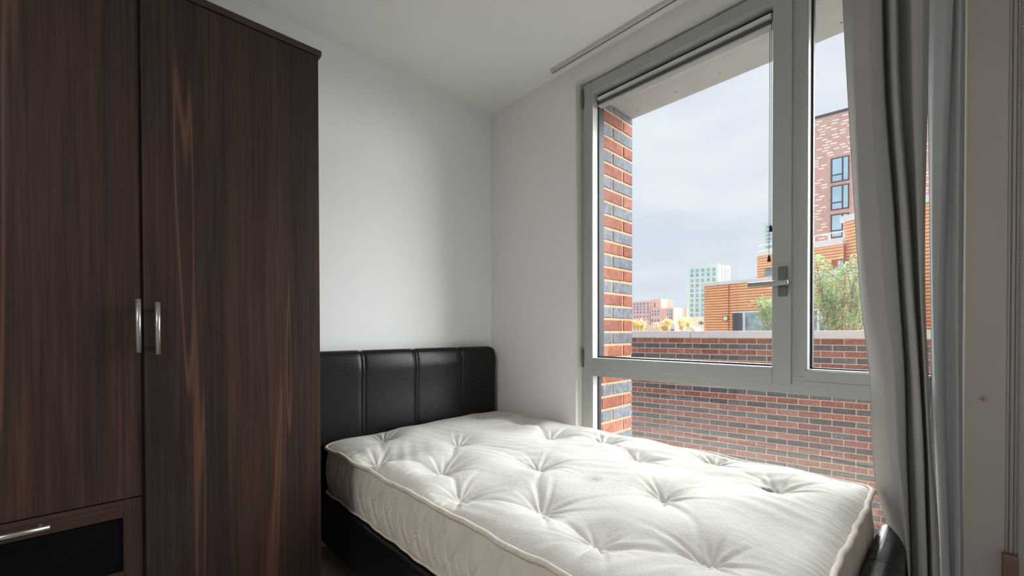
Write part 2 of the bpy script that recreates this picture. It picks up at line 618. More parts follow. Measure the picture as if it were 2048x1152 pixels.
# casement
SX = XF - .013
SY0, SY1, SZ0, SZ1 = .439, 1.436, .875, 2.462
HY0, HY1, HZ0, HZ1 = .503, 1.382, .935, 2.406
sash = empty('casement', (SX, SY0, SZ0))
sash.parent = win
sash.matrix_parent_inverse = WM[win.name].inverted()
box('stile', SX, XF + .06, HY1, SY1, SZ0, SZ1, 'frame', sash, .0025)
box('stile', SX, XF + .06, SY0, HY0, SZ0, SZ1, 'frame', sash, .0025)
box('rail', SX, XF + .06, HY0, HY1, SZ0, HZ0, 'frame', sash, .0025)
box('rail', SX, XF + .06, HY0, HY1, HZ1, SZ1, 'frame', sash, .0025)
for x0, x1, e, mt, nm in ((SX + .004, GX0 - .022, .003, 'bead', 'glazing_strip'), (GX0 - .022, GX1 + .02, .010, 'gasket', 'gasket')):
    bm = bmesh.new()
    bx(bm, x0, x1, HY1 - e, HY1 + .0005, HZ0, HZ1)
    bx(bm, x0, x1, HY0 - .0005, HY0 + e, HZ0, HZ1)
    bx(bm, x0, x1, HY0 + e, HY1 - e, HZ0 - .0005, HZ0 + e)
    bx(bm, x0, x1, HY0 + e, HY1 - e, HZ1 - e, HZ1 + .0005)
    obj(nm, bm, mt, sash)
box('glass_pane', GX0, GX1, HY0 + .003, HY1 - .003, HZ0 + .003, HZ1 - .003, 'glass', sash)
for zc in (2.39, .936):                      # hinges
    bm = bmesh.new()
    tube(bm, [(SX - .004, SY1 + .006, zc - .048), (SX - .004, SY1 + .006, zc + .048)], .0065, 10)
    tube(bm, [(SX - .004, SY1 + .006, zc - .053), (SX - .004, SY1 + .006, zc + .053)], .004, 8)
    obj('hinge', bm, 'dark_metal', win, smooth=False)
# lever handle on the casement
hp = at(1566, 563, 'X', SX)
bm = bmesh.new()
bx(bm, SX - .009, SX, hp.y - .016, hp.y + .016, hp.z - .058, hp.z + .058)
hd = obj('handle_plate', bm, 'dark_metal', sash, bevel=.004, label='dark satin metal handle plate')
h0 = at(1570, 565, 'X', SX - .045)
h1 = at(1495, 566, 'X', SX - .045)
bm = bmesh.new()
tube(bm, [(SX - .004, h0.y, h0.z), (SX - .046, h0.y, h0.z)], .010, 12)
obj('handle_neck', bm, 'metal', sash, smooth=True)
bm = bmesh.new()
prism(bm, [(SX - .056, h0.z - .010), (SX - .036, h0.z - .010), (SX - .036, h0.z + .010), (SX - .056, h0.z + .010)], h0.y - .011, h1.y)
obj('handle_lever', bm, 'metal', sash, bevel=.005, label='satin metal lever')

# ------------------------------------------------------------------ facade outside the window
sof = struct(box('soffit', XT, XO, -.6, 1.42, 2.402, 2.60, 'concrete'), 'pale board soffit over the window recess outside')
for x, y in ((1275, 222), (1351, 184), (1440, 146), (1683, 45)):
    q = at(x, y, 'Z', 2.402)
    bm = bmesh.new()
    tube(bm, [(q.x, q.y, 2.4005), (q.x, q.y, 2.403)], .004, 8)
    obj('screw', bm, 'dark_metal', sof)
struct(box('wall_outer', XT, XO, -3.2, -.10, -2.8, 2.9, 'mortar'), 'brickwork return right of the window recess')
struct(box('lintel', XT, XO, -.6, 3.4, 2.60, 2.9, 'concrete'))

MESH = {}


def brick_mesh(l, d, h, mat):
    k = (round(l, 4), d, h, mat)
    if k not in MESH:
        bm = bmesh.new()
        bx(bm, -l / 2, l / 2, -d / 2, d / 2, -h / 2, h / 2)
        bmesh.ops.bevel(bm, geom=list(bm.edges), offset=.003, segments=1, affect='EDGES')
        me = bpy.data.meshes.new('brick')
        bm.to_mesh(me)
        bm.free()
        me.materials.append(M[mat])
        MESH[k] = me
    return MESH[k]


def brick(l, d, h, mat, loc, parent):
    o = bpy.data.objects.new('brick', brick_mesh(l, d, h, mat))
    COL.objects.link(o)
    o.parent = parent
    o.location = loc
    return o


# pier on the left of the recess; its face looks along -Y
PYF = 1.38
pier = empty('brick_pier', (XT, PYF, -.6), 'pier of alternating red and blue grey brick courses left of the window', 'pier')
box('mortar_core', XT + .006, XO - .006, PYF + .0045, PYF + .6, -.6, 2.402, 'mortar', pier)
z_joint = at(1264, 856, 'Y', PYF).z          # bed joint above a blue course
k0 = -12
for k in range(-12, 28):
    zc = z_joint - .0375 + .075 * k
    hb_ = .0625
    if zc + .0313 > 2.400:
        hb_ = 2.400 - (zc - .0313)
        if hb_ < .012:
            break
        zc = 2.400 - hb_ / 2
    if zc < -.55:
        continue
    blue = (k % 2 == 0)
    mt = 'blue_brick' if blue else 'red_brick'
    xs = [(XO - .215, XO), (XO - .327, XO - .225)] if blue else [(XO - .1025, XO), (XO - .327, XO - .1125)]
    for a, b in xs:
        a = max(a, XT + .008)
        brick(b - a - .002, .1, round(hb_, 4), mt, ((a + b) / 2 - XT, .05 + random.uniform(-.0008, .0008), zc + .6), pier)

# parapet wall across the terrace
pl = CAM + ray(1265, 661.5) * (6.43)
pr = CAM + ray(1725, 662) * (4.87)
dv = Vector((pr.x - pl.x, pr.y - pl.y, 0)).normalized()
ang = math.atan2(dv.y, dv.x)
ztop = (pl.z + pr.z) / 2
org = Vector((pl.x, pl.y, 0)) - dv * 2.2
LEN = 2.2 + (Vector((pr.x, pr.y, 0)) - Vector((pl.x, pl.y, 0))).length + 3.2
par = empty('parapet_wall', (org.x, org.y, -3), 'long low wall of red and charcoal brick courses with pale coping outside', 'wall', None, None, ang)


def in_par(bm_or_box, name, mat, bevel=0.):
    o = obj(name, bm_or_box, mat, None, bevel=bevel)
    o.parent = par
    return o


# local frame: x along the wall, y = into the room side is -? (front face at y = 0 facing the window)
side = -1 if (Matrix.Rotation(ang, 4, 'Z') @ Vector((0, 1, 0))).x > 0 else 1
bm = bmesh.new()
bx(bm, 0, LEN, min(-side * .005, -side * .32), max(-side * .005, -side * .32), 0, ztop + 3 - .09)
in_par(bm, 'mortar_core', 'mortar2')
nseg = 8
for i in range(nseg):
    a, b = LEN * i / nseg, LEN * (i + 1) / nseg
    bm = bmesh.new()
    bx(bm, a + .003, b - .003, min(side * .035, -side * .36), max(side * .035, -side * .36), ztop + 3 - .095, ztop + 3)
    in_par(bm, 'coping_stone', 'stone', .006)
cells = []
row = 0
z = ztop + 3 - .095 - .010 - .0325
Mp = WM[par.name]
j0 = (at(1310, 690, 'Z', ztop - .2) - at(1310, 690, 'Z', ztop - .2)).x
while z > .1:
    off = .0 if row % 2 == 0 else .1125
    s = -off + .03
    while s < LEN:
        a, b = max(s, .0), min(s + .215, LEN)
        if b - a > .03:
            wpt = Mp @ Vector(((a + b) / 2, 0, z))
            v = wpt - CAM
            dep = v.dot(fw)
            px = CX + F * v.dot(R2) / dep
            py = PY - F * v.dot(U2) / dep
            seen = 1258 < px < 1752 and py < 850 + max(0, (px - 1265)) * .30 + 30
            cells.append((not seen, dep, a, b, z, row))
        s += .225
    z -= .075
    row += 1
cells.sort()
rest = bmesh.new()
for i, (hid, dep, a, b, z, rw) in enumerate(cells):
    mt = 'red_brick2' if rw % 2 == 0 else 'blue_brick2'
    if i < 300 and not hid:
        brick(b - a, .1, .0645, mt, ((a + b) / 2, -side * .05, z), par)
restr, restb = bmesh.new(), bmesh.new()
for i, (hid, dep, a, b, z, rw) in enumerate(cells):
    if not (i < 300 and not hid):
        bx(restr if rw % 2 == 0 else restb, a, b, min(0, -side * .1), max(0, -side * .1), z - .0325, z + .0325)
rest.free()
for bmm, mt in ((restr, 'red_brick2'), (restb, 'blue_brick2')):
    o = in_par(bmm, 'brick_courses', mt)
    o['kind'] = 'stuff'

# ------------------------------------------------------------------ terracotta building beyond the wall
tcb = empty('terracotta_building', (27, 4, -8), 'building with ribbed orange terracotta cladding beyond the parapet wall', 'building')


class Facade:
    """vertical plane through two photograph points of one level edge"""
    def __init__(self, pa, pb, xa, flat=False):
        a = at(pa[0], pa[1], 'X', xa)
        b = at(pb[0], pb[1], 'Z', a.z) if not flat else a + Vector((flat if flat is not True else 0, -1, 0))
        self.o = Vector((a.x, a.y, 0))
        self.top = a.z
        self.d = Vector((b.x - a.x, b.y - a.y, 0)).normalized()
        self.n = Vector((self.d.y, -self.d.x, 0))           # towards the camera
        if self.n.dot(CAM - a) < 0:
            self.n = -self.n
        self.mtx = Matrix(((self.d.x, self.n.x, 0, self.o.x), (self.d.y, self.n.y, 0, self.o.y), (0, 0, 1, 0), (0, 0, 0, 1)))

    def hit(self, x, y):
        r = ray(x, y)
        k = self.n.dot(self.o - CAM) / self.n.dot(r)
        q = CAM + r * k - self.o
        return q.dot(self.d), CAM.z + r.z * k

    def box(self, name, s0, s1, t0, t1, z0, z1, mat, parent, bevel=0.):
        bm = bmesh.new()
        bx(bm, s0, s1, t0, t1, z0, z1, self.mtx)
        bmesh.ops.recalc_face_normals(bm, faces=bm.faces)
        return obj(name, bm, mat, parent, bevel=bevel)


def clad(F_, s0, s1, z0, z1, pitch, holes=(), th=4.):
    F_.box('wall', s0, s1, -th, 0, z0, z1, 'terracotta_back', tcb)
    z = z1 - pitch
    while z > z0:
        spans = [(s0, s1)]
        for a, b, c, d in holes:
            if z < d - pitch * .3 and z + pitch > c + pitch * .3:
                nsp = []
                for u, v in spans:
                    if a > u:
                        nsp.append((u, min(a, v)))
                    if b < v:
                        nsp.append((max(b, u), v))
                spans = nsp
        for u, v in spans:
            if v - u < .05:
                continue
            bm = bmesh.new()
            h = pitch * .80
            prism(bm, [(0, z), (.075, z + .012), (.035, z + h), (0, z + h)], u, v, 'X')
            for w in bm.verts:
                w.co = F_.mtx @ Vector((w.co.x, w.co.y, w.co.z))
            bmesh.ops.recalc_face_normals(bm, faces=bm.faces)
            obj('cladding_rail', bm, 'terracotta', tcb)
        z -= pitch


FA = Facade((1409, 569), (1547, 556), 24)
sA1 = FA.hit(1735, 545)[0]
dw0, dwt = FA.hit(1466, 623)
dw1 = FA.hit(1580, 612)[0]
gw0, gwt = FA.hit(1612, 618)
gw1 = FA.hit(1655, 622)[0]
clad(FA, 0, sA1, -3.5, FA.top - .12, .142, ((dw0, dw1, -3.5, dwt), (gw0, gw1, -3.5, gwt)), 5)
FA.box('roof_coping', -.12, sA1, -5, .12, FA.top - .12, FA.top + .06, 'white_metal', tcb)
sj = FA.hit(1459, 600)[0]
FA.box('cladding_joint', sj - .02, sj + .02, .0, .085, -3.5, FA.top - .12, 'terracotta_back', tcb)
# glazed door with white frame
for (a, b, tp) in ((dw0, dw1, dwt), (gw0, gw1, gwt)):
    w = FA.box('window', a + .02, b, .0, .02, -.2, tp, 'room_dark', tcb)
    k = 3
    st = [a + (b - a) * .22, a + (b - a) * .70, b - .05] if a == dw0 else [a + .05, a + (b - a) * .6, b - .05]
    for s in st:
        FA.box('window_frame', s - .045, s + .045, .02, .07, -.2, tp, 'white_metal', w)
    FA.box('window_frame', a, b, .02, .06, tp - .09, tp, 'white_metal', w)
FA.box('dark_jamb', dw0, dw0 + (dw1 - dw0) * .17, .021, .05, -.2, tp, 'dark_frame', tcb)
# round bulkhead lamp
ls, lz = FA.hit(1453, 637)
bm = bmesh.new()
c0 = FA.mtx @ Vector((ls, .07, lz))
tube(bm, [c0, c0 + FA.n * .05], .15, 20)
lampb = obj('wall_lamp', bm, 'dark_frame', tcb)
bm = bmesh.new()
tube(bm, [c0 + FA.n * .05, c0 + FA.n * .085, c0 + FA.n * .10], [.13, .115, .06], 20)
obj('lamp_diffuser', bm, 'lamp_glass', lampb, smooth=True)

FB = Facade((1515, 509), (1687, 483), 30)
sB1 = FB.hit(1687.5, 480)[0]
wb0, wbt = FB.hit(1664, 524)
_, wbb = FB.hit(1664, 541)
vb0, vbt = FB.hit(1529, 538)
vb1, vbb = FB.hit(1552, 551)
clad(FB, 0, sB1, FA.top - 1.5, FB.top - .12, .165, ((wb0, sB1, wbb, wbt), (vb0, vb1, vbb, vbt)), 6)
FB.box('roof_coping', -.15, sB1, -6, .15, FB.top - .14, FB.top + .10, 'white_metal', tcb)
w = FB.box('window', wb0 + .35, sB1, .0, .03, wbb, wbt, 'near_pane', tcb)
FB.box('window_frame', wb0 + .30, wb0 + .42, .03, .07, wbb, wbt, 'white_metal', w)
FB.box('window_frame', wb0 + .55, wb0 + .62, .03, .07, wbb, wbt, 'dark_frame', w)
FB.box('window', vb0, vb1, .0, .03, vbb, vbt, 'room_dark', tcb)
# roof terrace railing
rl = FB.box('railing', -.1, sB1, -.16, -.10, *[sorted((FB.hit(1650, 466)[1], FB.hit(1650, 468.4)[1]))[i] for i in (0, 1)], 'white_metal', tcb)
zr = FB.hit(1650, 466)[1]
for x in (1625, 1656.5, 1686):
    s = FB.hit(x, 470)[0]
    FB.box('railing_post', s - .05, s + .05, -.17, -.09, FB.top, zr, 'white_metal', tcb)
FB.box('railing', -.1, sB1, -.15, -.11, FB.top + .18, FB.top + .25, 'white_metal', tcb)

FC = Facade((1687.6, 438), (1712, 432), 29.6)
sC1 = FC.hit(1895, 400)[0] + 5
clad(FC, 0, sC1, -6, FC.top - .2, .175, (), 7)
FC.box('roof_coping', -.1, sC1, -7, .15, FC.top - .2, FC.top + .14, 'white_metal', tcb)

# ------------------------------------------------------------------ brown brick tower with white flecks
tow = empty('brick_tower', (50, 6, -8), 'tall brown brick tower speckled with white bricks behind the terracotta building', 'building')
FT = Facade((1625, 240), (1697, 221), 46)
sT1 = FT.hit(1960, 200)[0]
FT.box('wall', 0, sT1, -14, 0, -8, FT.top, 'tower_brick', tow)
FT.box('parapet_cap', -.06, sT1, -14, .08, FT.top, FT.top + .22, 'dark_frame', tow)
wins = []
for yt, yb in ((320, 364), (375, 419), (432, 474)):
    for (xa, xb) in ((1665, 1696), (1843, 1872)):
        if xa > 1800:
            sa = FT.hit(1665, 340)[0] + 6.6
            sb = sa + FT.hit(1696, 340)[0] - FT.hit(1665, 340)[0]
        else:
            sa, sb = FT.hit(xa, 340)[0], FT.hit(xb, 340)[0]
        z1 = FT.hit(1665, yt)[1]
        z0 = FT.hit(1665, yb)[1]
        wins.append((sa, sb, z0, z1))
        w = FT.box('window', sa - .12, sb + .1, .0, .05, z0 - .1, z1 + .12, 'dark_frame', tow)
        mid = sa + (sb - sa) * .66
        zs = z0 + (z1 - z0) * .28
        for a, b, c, d in ((sa, mid - .06, zs + .06, z1), (sa, mid - .06, z0, zs - .06), (mid + .06, sb, z0, z1)):
            FT.box('pane', a, b, .05, .08, c, d, 'near_pane', w)
bm = bmesh.new()
bh, bl = .11, .42
nz = int((FT.top - 3) / .25)
r2 = random.Random(3)
for i in range(nz):
    zc = FT.top - .35 - i * .25
    s = r2.uniform(0, 1.2)
    while s < min(sT1, 16):
        if not any(a - .7 < s < b + .35 and c - .3 < zc < d + .3 for a, b, c, d in wins):
            bx(bm, s, s + bl, 0, .03, zc, zc + bh, FT.mtx)
        s += r2.choice((.56, .8, 1.1, 1.45, 1.8))
bmesh.ops.recalc_face_normals(bm, faces=bm.faces)
fl = obj('white_bricks', bm, 'white_brick', tow)
fl['kind'] = 'stuff'


# ------------------------------------------------------------------ far buildings
def far_block(F_, parent, s1, depth, zb, mat, cols, rows, w_, h_, glass, m0=.5, ztop=None, side=0):
    ztop = ztop or F_.top
    wl = F_.box('wall', 0, s1, -depth, 0, zb, ztop, mat, parent)
    if cols:
        return wl
    return wl


def window_grid(F_, parent, ss, zs, w_, h_, glass, t=.0):
    for s in ss:
        for zc in zs:
            w = F_.box('window', s - w_ / 2, s + w_ / 2, t - .1, t + .12, zc - h_ / 2, zc + h_ / 2, 'white_metal', parent)
            F_.box('pane', s - w_ * .42, s + w_ * .42, t + .12, t + .2, zc - h_ * .43, zc + h_ * .43, glass, w)


gt = empty('green_tower', (230, 100, -10), 'pale green tower block with rows of windows left of the terracotta building', 'building')
FG = Facade((1374, 535), (1437, 530), 215)
g1 = FG.hit(1437, 540)[0]
FG.box('wall', 0, g1, -16, 0, -10, FG.top, 'green_wall', gt)
ex = FG.hit(1458, 540)[0]
# receding right face
rmt = FG.mtx @ Vector((g1, 0, 0))
bm = bmesh.new()
q = at(1458.5, 540, 'Z', FG.top)
A = Vector((rmt.x, rmt.y, 0))
B = A + FG.d * (ex - g1) - FG.n * 7
for zz in (-10, FG.top):
    pass
v = [bm.verts.new((p.x, p.y, zz)) for zz in (-10, FG.top) for p in (A, B, A - FG.n * 16)]
for f in ((0, 1, 4, 3), (1, 2, 5, 4), (2, 0, 3, 5), (0, 2, 1), (3, 4, 5)):
    bm.faces.new([v[i] for i in f])
bmesh.ops.recalc_face_normals(bm, faces=bm.faces)
obj('side_wall', bm, 'green_side', gt)
ss = [FG.hit(x, 560)[0] for x in (1384, 1394.5, 1405.5, 1417, 1428)]
zs = [FG.hit(1384, y)[1] for y in (542, 551, 562, 572, 581.5, 591.5, 601.5, 611, 620.5, 630)]
window_grid(FG, gt, ss, zs, 1.75, 2.0, 'far_glass')
FG.box('roof_edge', -.3, g1 + .3, -16, .3, FG.top, FG.top + .5, 'white_metal', gt)
for k in (.35, .62, .85):
    p0 = A + (B - A) * k
    dd = (B - A).normalized()
    bm = bmesh.new()
    nrm = Vector((dd.y, -dd.x, 0))
    if nrm.dot(CAM - p0) < 0:
        nrm = -nrm
    mm = Matrix(((dd.x, nrm.x, 0, p0.x), (dd.y, nrm.y, 0, p0.y), (0, 0, 1, 0), (0, 0, 0, 1)))
    bx(bm, -.55, .55, -.1, .15, 2, FG.top - 1.2, mm)
    bmesh.ops.recalc_face_normals(bm, faces=bm.faces)
    obj('window_strip', bm, 'far_glass_dark', gt)

gt2 = empty('green_tower', (200, 60, -10), 'green tower just left of the window mullion above the terracotta roof', 'building')
FG2 = Facade((1525, 449), (1640, 428), 190)
e2 = FG2.hit(1626, 500)[0]
FG2.box('wall', 0, e2, -15, 0, -10, FG2.top, 'green_wall', gt2)
FG2.box('roof_edge', -.3, e2, -15, .3, FG2.top, FG2.top + .5, 'white_metal', gt2)
window_grid(FG2, gt2, [FG2.hit(x, 480)[0] for x in (1538, 1552, 1566)], [FG2.hit(1538, y)[1] for y in (454, 462, 470, 478, 486, 494, 502)], 2.3, 1.2, 'far_glass')

pk = empty('pink_block', (210, 140, -10), 'pink brick apartment block at the far left of the skyline', 'building')
FP = Facade((1267, 603.5), (1300, 598), 200, True)
p1 = FP.hit(1300, 600)[0]
FP.box('wall', -8, p1, -14, 0, -10, FP.top, 'pink_wall', pk)
window_grid(FP, pk, [FP.hit(x, 610)[0] for x in (1269.5, 1275.5, 1281.5, 1288.5, 1296)],
            [FP.hit(1280, y)[1] for y in (608, 613.5, 619, 625, 633.5, 641.5)], .95, 1.25, 'far_glass_dark')
p2 = FP.hit(1320, 600)[0]
FP.box('upper_wall', p1, p2, -14, -1.0, -10, FP.hit(1310, 598)[1], 'pink_wall2', pk)
window_grid(FP, pk, [FP.hit(1308, 610)[0]], [FP.hit(1308, y)[1] for y in (607, 612)], 1.0, 1.2, 'far_glass_dark', -1.0)
p3 = FP.hit(1326, 640)[0]
p4 = FP.hit(1348, 640)[0]
zt = FP.hit(1315, 616)[1]
FP.box('lower_wall', FP.hit(1304, 640)[0], p3, -12, 1.2, -10, zt, 'pink_wall', pk)
FP.box('side_wall', p3, p4, -14, .3, -10, zt - .2, 'pink_wall2', pk)
window_grid(FP, pk, [FP.hit(x, 625)[0] for x in (1307.5, 1313.5, 1319.5)], [FP.hit(1310, y)[1] for y in (623, 629.5, 641)], .95, 1.3, 'far_glass_dark', 1.2)
window_grid(FP, pk, [FP.hit(x, 625)[0] for x in (1336, 1340.5, 1344)], [FP.hit(1340, y)[1] for y in (622, 629, 636)], .6, 1.5, 'far_glass_dark', .3)

for i, (xa, xb, yt, X_, lab) in enumerate(((1354, 1412, 637, 150, 'low buff brick building in front of the green tower'),
                                           (1262, 1350, 652, 130, 'long low buff terrace below the pink block'))):
    b = empty('low_building', (X_, 60, -8), lab, 'building')
    Fb = Facade((xa, yt), (xb, yt - .8), X_, True)
    s1 = Fb.hit(xb, yt)[0]
    Fb.box('wall', 0, s1, -8, 0, -8, Fb.top, 'buff_wall', b)
    Fb.box('roof_edge', -.2, s1 + .2, -8, .2, Fb.top, Fb.top + .25, 'white_metal', b)
    for x in ((1405, 1400) if i == 0 else (1345,)):
        s, zc = Fb.hit(x, yt + 9)
        w = Fb.box('window', s - .7, s + .7, -.1, .1, zc - .6, zc + .6, 'white_metal', b)
        Fb.box('pane', s - .55, s + .55, .1, .16, zc - .5, zc + .5, 'far_glass_dark', w)

# white arched canopy just over the coping
dm = empty('white_canopy', (60, 26, -8), 'small white arched canopy showing above the parapet coping', 'canopy')
Fd = Facade((1370, 660), (1392, 659), 62, True)
cs, cz = Fd.hit(1381, 664)
rad = abs(Fd.hit(1391.5, 664)[0] - cs)
outer = [(cs + rad * math.cos(a), cz + rad * .98 * math.sin(a)) for a in np.linspace(0, math.pi, 17)]
inner = [(cs + rad * .82 * math.cos(a), cz + rad * .80 * math.sin(a)) for a in np.linspace(math.pi, 0, 17)]
for nm, poly, y0, y1, mt in (('hoop', outer + inner, -2.2, .1, 'white_metal'), ('end_panel', inner, -2.0, -1.9, 'buff_wall')):
    bm = bmesh.new()
    A_ = [bm.verts.new(Fd.mtx @ Vector((a, y0, b))) for a, b in poly]
    B_ = [bm.verts.new(Fd.mtx @ Vector((a, y1, b))) for a, b in poly]
    k = len(poly)
    for i in range(k):
        bm.faces.new((A_[i], A_[(i + 1) % k], B_[(i + 1) % k], B_[i]))
    bm.faces.new(A_[::-1])
    bm.faces.new(B_)
    bmesh.ops.recalc_face_normals(bm, faces=bm.faces)
    obj(nm, bm, mt, dm)


Fd.box('support', cs - .1, cs + .1, -1.2, -1.0, -8, cz + .05, 'white_metal', dm)


# ------------------------------------------------------------------ trees
def tree(name, label, base, top_pts, n_leaf, leaf, lmat, seed, spread, group=None, thick=.05):
    """trunk and limbs up to each crown point; leaf quads clustered round the limb ends"""
    r = random.Random(seed)
    root = empty(name, base, label, 'tree', group)
    bm = bmesh.new()
    base = Vector(base)
    cen = sum((Vector(p) for p in top_pts), Vector()) / len(top_pts)
    fork = base + (cen - base) * .35
    tube(bm, [base, base + (fork - base) * .5 + Vector((0, .04, 0)), fork], [thick, thick * .85, thick * .7], 7)
    tips = []
    for p in top_pts:
        p = Vector(p)
        mid = fork + (p - fork) * .5 + Vector((r.uniform(-.1, .1), r.uniform(-.1, .1), r.uniform(-.05, .12))) * spread * 2
        tube(bm, [fork, mid, p], [thick * .5, thick * .3, thick * .1], 5)
        tips.append((p, mid))
        for _ in range(4):
            q = p + Vector((r.gauss(0, 1), r.gauss(0, 1), r.gauss(0, .8))) * spread * .8
            tube(bm, [mid + (p - mid) * r.uniform(.2, .9), q], [thick * .16, thick * .05], 4)
            tips.append((q, p))
    obj('trunk', bm, 'bark', root)
    vs, fs = [], []
    for _ in range(n_leaf):
        a, b = r.choice(tips)
        c = a + (b - a) * r.random() * .6 + Vector((r.gauss(0, 1), r.gauss(0, 1), r.gauss(0, .8))) * spread * .55
        d = Vector((r.gauss(0, 1), r.gauss(0, 1), r.gauss(-.2, .7))).normalized()
        w = d.cross(Vector((r.gauss(0, 1), r.gauss(0, 1), r.gauss(0, 1)))).normalized()
        l = leaf * r.uniform(.7, 1.3)
        i = len(vs)
        vs += [c, c + d * l * .5 + w * l * .18, c + d * l, c + d * l * .5 - w * l * .18]
        fs.append((i, i + 1, i + 2, i + 3))
    f = pyobj('foliage', vs, fs, lmat, root, False)
    f['kind'] = 'stuff'
    return root


XTREE = 13.5
crown = [(1632, 525), (1640, 555), (1662, 575), (1690, 545), (1710, 540), (1722, 575), (1640, 600), (1668, 606), (1700, 605), (1720, 620), (1690, 640), (1670, 635), (1735, 600), (1650, 585), (1705, 575)]
pts = [at(x, y, 'X', XTREE + random.uniform(-.6, .6)) for x, y in crown]
b = at(1690, 700, 'X', XTREE)
tree('terrace_tree', 'bushy green tree behind the right hand fixed pane', (b.x, b.y, -2.2), pts, 2300, .13, 'leaf', 5, .25, None, .07)
pts = [at(x, y, 'X', 14.5 + random.uniform(-.4, .4)) for x, y in ((1530, 602), (1540, 612), (1524, 622), (1536, 634), (1545, 625), (1545, 645), (1552, 610))]
b = at(1560, 700, 'X', 14.5)
tree('terrace_tree', 'small green tree by the casement handle in front of the terracotta door', (b.x, b.y, -2.2), pts, 800, .12, 'leaf', 8, .16, None, .05)
for i, (x, y, X_, w, lab) in enumerate(((1277, 649, 95, 1.1, 'yellowish tree at the foot of the pink block beside the brick pier'), (1325, 650, 100, 1.3, 'yellowish tree between the pink block and the green tower'), (1368, 650, 105, 1.4, 'yellowish tree beside the white arched canopy'))):
    c = at(x, y, 'X', X_)
    pts = [c + Vector((random.uniform(-.6, .6), random.uniform(-1.7, 1.7), random.uniform(-.8, 1.1))) for _ in range(9)]
    tree('yellow_tree', lab, (c.x, c.y, -6), pts, 700, .55, 'leaf_yellow', 20 + i, .5, 'distant yellowish trees', .22)

struct(box('ground', XO + .3, 420, -120, 260, -8.4, -8, 'ground'))

# ------------------------------------------------------------------ wardrobe
WX0, WJ0, WJ1, WX1 = -.905, -.420, .0655, .5495
WYF = 1.600                                   # front of the doors
WT = 2.086
wd = empty('wardrobe', ((WX0 + WX1) / 2, 1.89, 0), 'tall dark walnut wardrobe with slim metal bar handles', 'wardrobe')
YBK = YB - .012
bm = bmesh.new()
bx(bm, WX0, WX0 + .018, WYF + .021, YBK, 0, WT)
obj('side_panel', bm, 'walnut', wd)
bm = bmesh.new()
bx(bm, WX1 - .018, WX1, WYF + .021, YBK, 0, WT)
sp = obj('side_panel', bm, 'walnut', wd)
box('back_panel', WX0 + .018, WX1 - .018, YBK - .008, YBK, .06, WT, 'walnut_dark', wd)
for xx in (WJ0, WJ1):
    box('divider', xx - .009, xx + .009, WYF + .021, YBK - .008, .06, WT, 'walnut_dark', wd)
box('bottom_panel', WX0 + .018, WX1 - .018, WYF + .021, YBK - .008, .06, .078, 'walnut_dark', wd)
box('plinth', WX0 + .018, WX1 - .018, WYF + .05, WYF + .066, 0, .06, 'walnut_dark', wd)
bm = bmesh.new()                              # moulded top board
prism(bm, [(WYF - .004, WT), (WYF - .010, WT + .006), (WYF - .010, WT + .017), (WYF - .006, WT + .022), (YBK, WT + .022), (YBK, WT)], WX0 - .008, WX1 + .008, 'X')
obj('top_board', bm, 'walnut_dark', wd, bevel=.003)


def bar_handle(p0, p1, parent, r=.0062, off=.032):
    """cylindrical bar on two posts; p0, p1 ends on the door face"""
    p0, p1 = Vector(p0), Vector(p1)
    o = Vector((0, -off, 0))
    bm = bmesh.new()
    tube(bm, [p0 + o, p1 + o], r, 14)
    h = obj('handle', bm, 'metal', parent, smooth=False, label='satin metal bar handle')
    for p in h.data.polygons:
        p.use_smooth = len(p.vertices) == 4
    for k in (.14, .86):
        q = p0 + (p1 - p0) * k
        bm = bmesh.new()
        tube(bm, [q, q + o], r * .7, 8)
        obj('handle_post', bm, 'metal', parent)
    return h


ZD = .612
for a, b, z0, hx in ((WX0, WJ0, ZD + .0015, WX0 + .45), (WJ0, WJ1, ZD + .0015, .050), (WJ1, WX1, .062, .0915)):
    dy = 0. if a == WJ1 else .006
    d = box('door', a + (.0015 if a != WJ1 else -.003), b - .0015 - (.008 if b == WJ1 else 0), WYF + dy, WYF + dy + .017, z0, WT - .002, 'walnut', wd, .0012)
    hz = (1.026, 1.176) if a != WJ1 else (1.019, 1.169)
    bar_handle((hx, WYF + dy, hz[0]), (hx, WYF + dy, hz[1]), d)
for a, b in ((WX0, WJ0), (WJ0, WJ1)):
    b_ = b - .008 if b == WJ1 else b
    for z1, z0 in ((ZD - .002, .365), (.362, .064)):
        d = empty('drawer', ((a + b_) / 2, WYF, z0))
        d.parent = wd
        d.matrix_parent_inverse = WM[wd.name].inverted()
        y0, y1 = WYF + .006, WYF + .024
        e = .043
        box('stile', a + .0015, a + e, y0, y1, z0, z1, 'walnut', d, .001)
        box('stile', b_ - e, b_ - .0015, y0, y1, z0, z1, 'walnut', d, .001)
        box('rail', a + e, b_ - e, y0, y1, z1 - e - .005, z1, 'walnut_h', d, .001)
        box('rail', a + e, b_ - e, y0, y1, z0, z0 + e + .002, 'walnut_h', d, .001)
        box('inset_panel', a + e, b_ - e, y0 + .005, y1 - .002, z0 + e, z1 - e, 'dark_panel', d, label='black inset panel')
        cx_ = (a + b_) / 2
        bar_handle((cx_ - .075, y0, z1 - .021), (cx_ + .048 + .012, y0, z1 - .021), d)
for (x, y, h) in ((636.5, 163, .010), (637.5, 237, .022)):
    q = at(x, y, 'Y', WYF + .02)
    box('edge_chip', WX1 - .001, WX1 + .0004, WYF + .0206, WYF + .024, q.z - h / 2, q.z + h / 2, 'chip', wd)

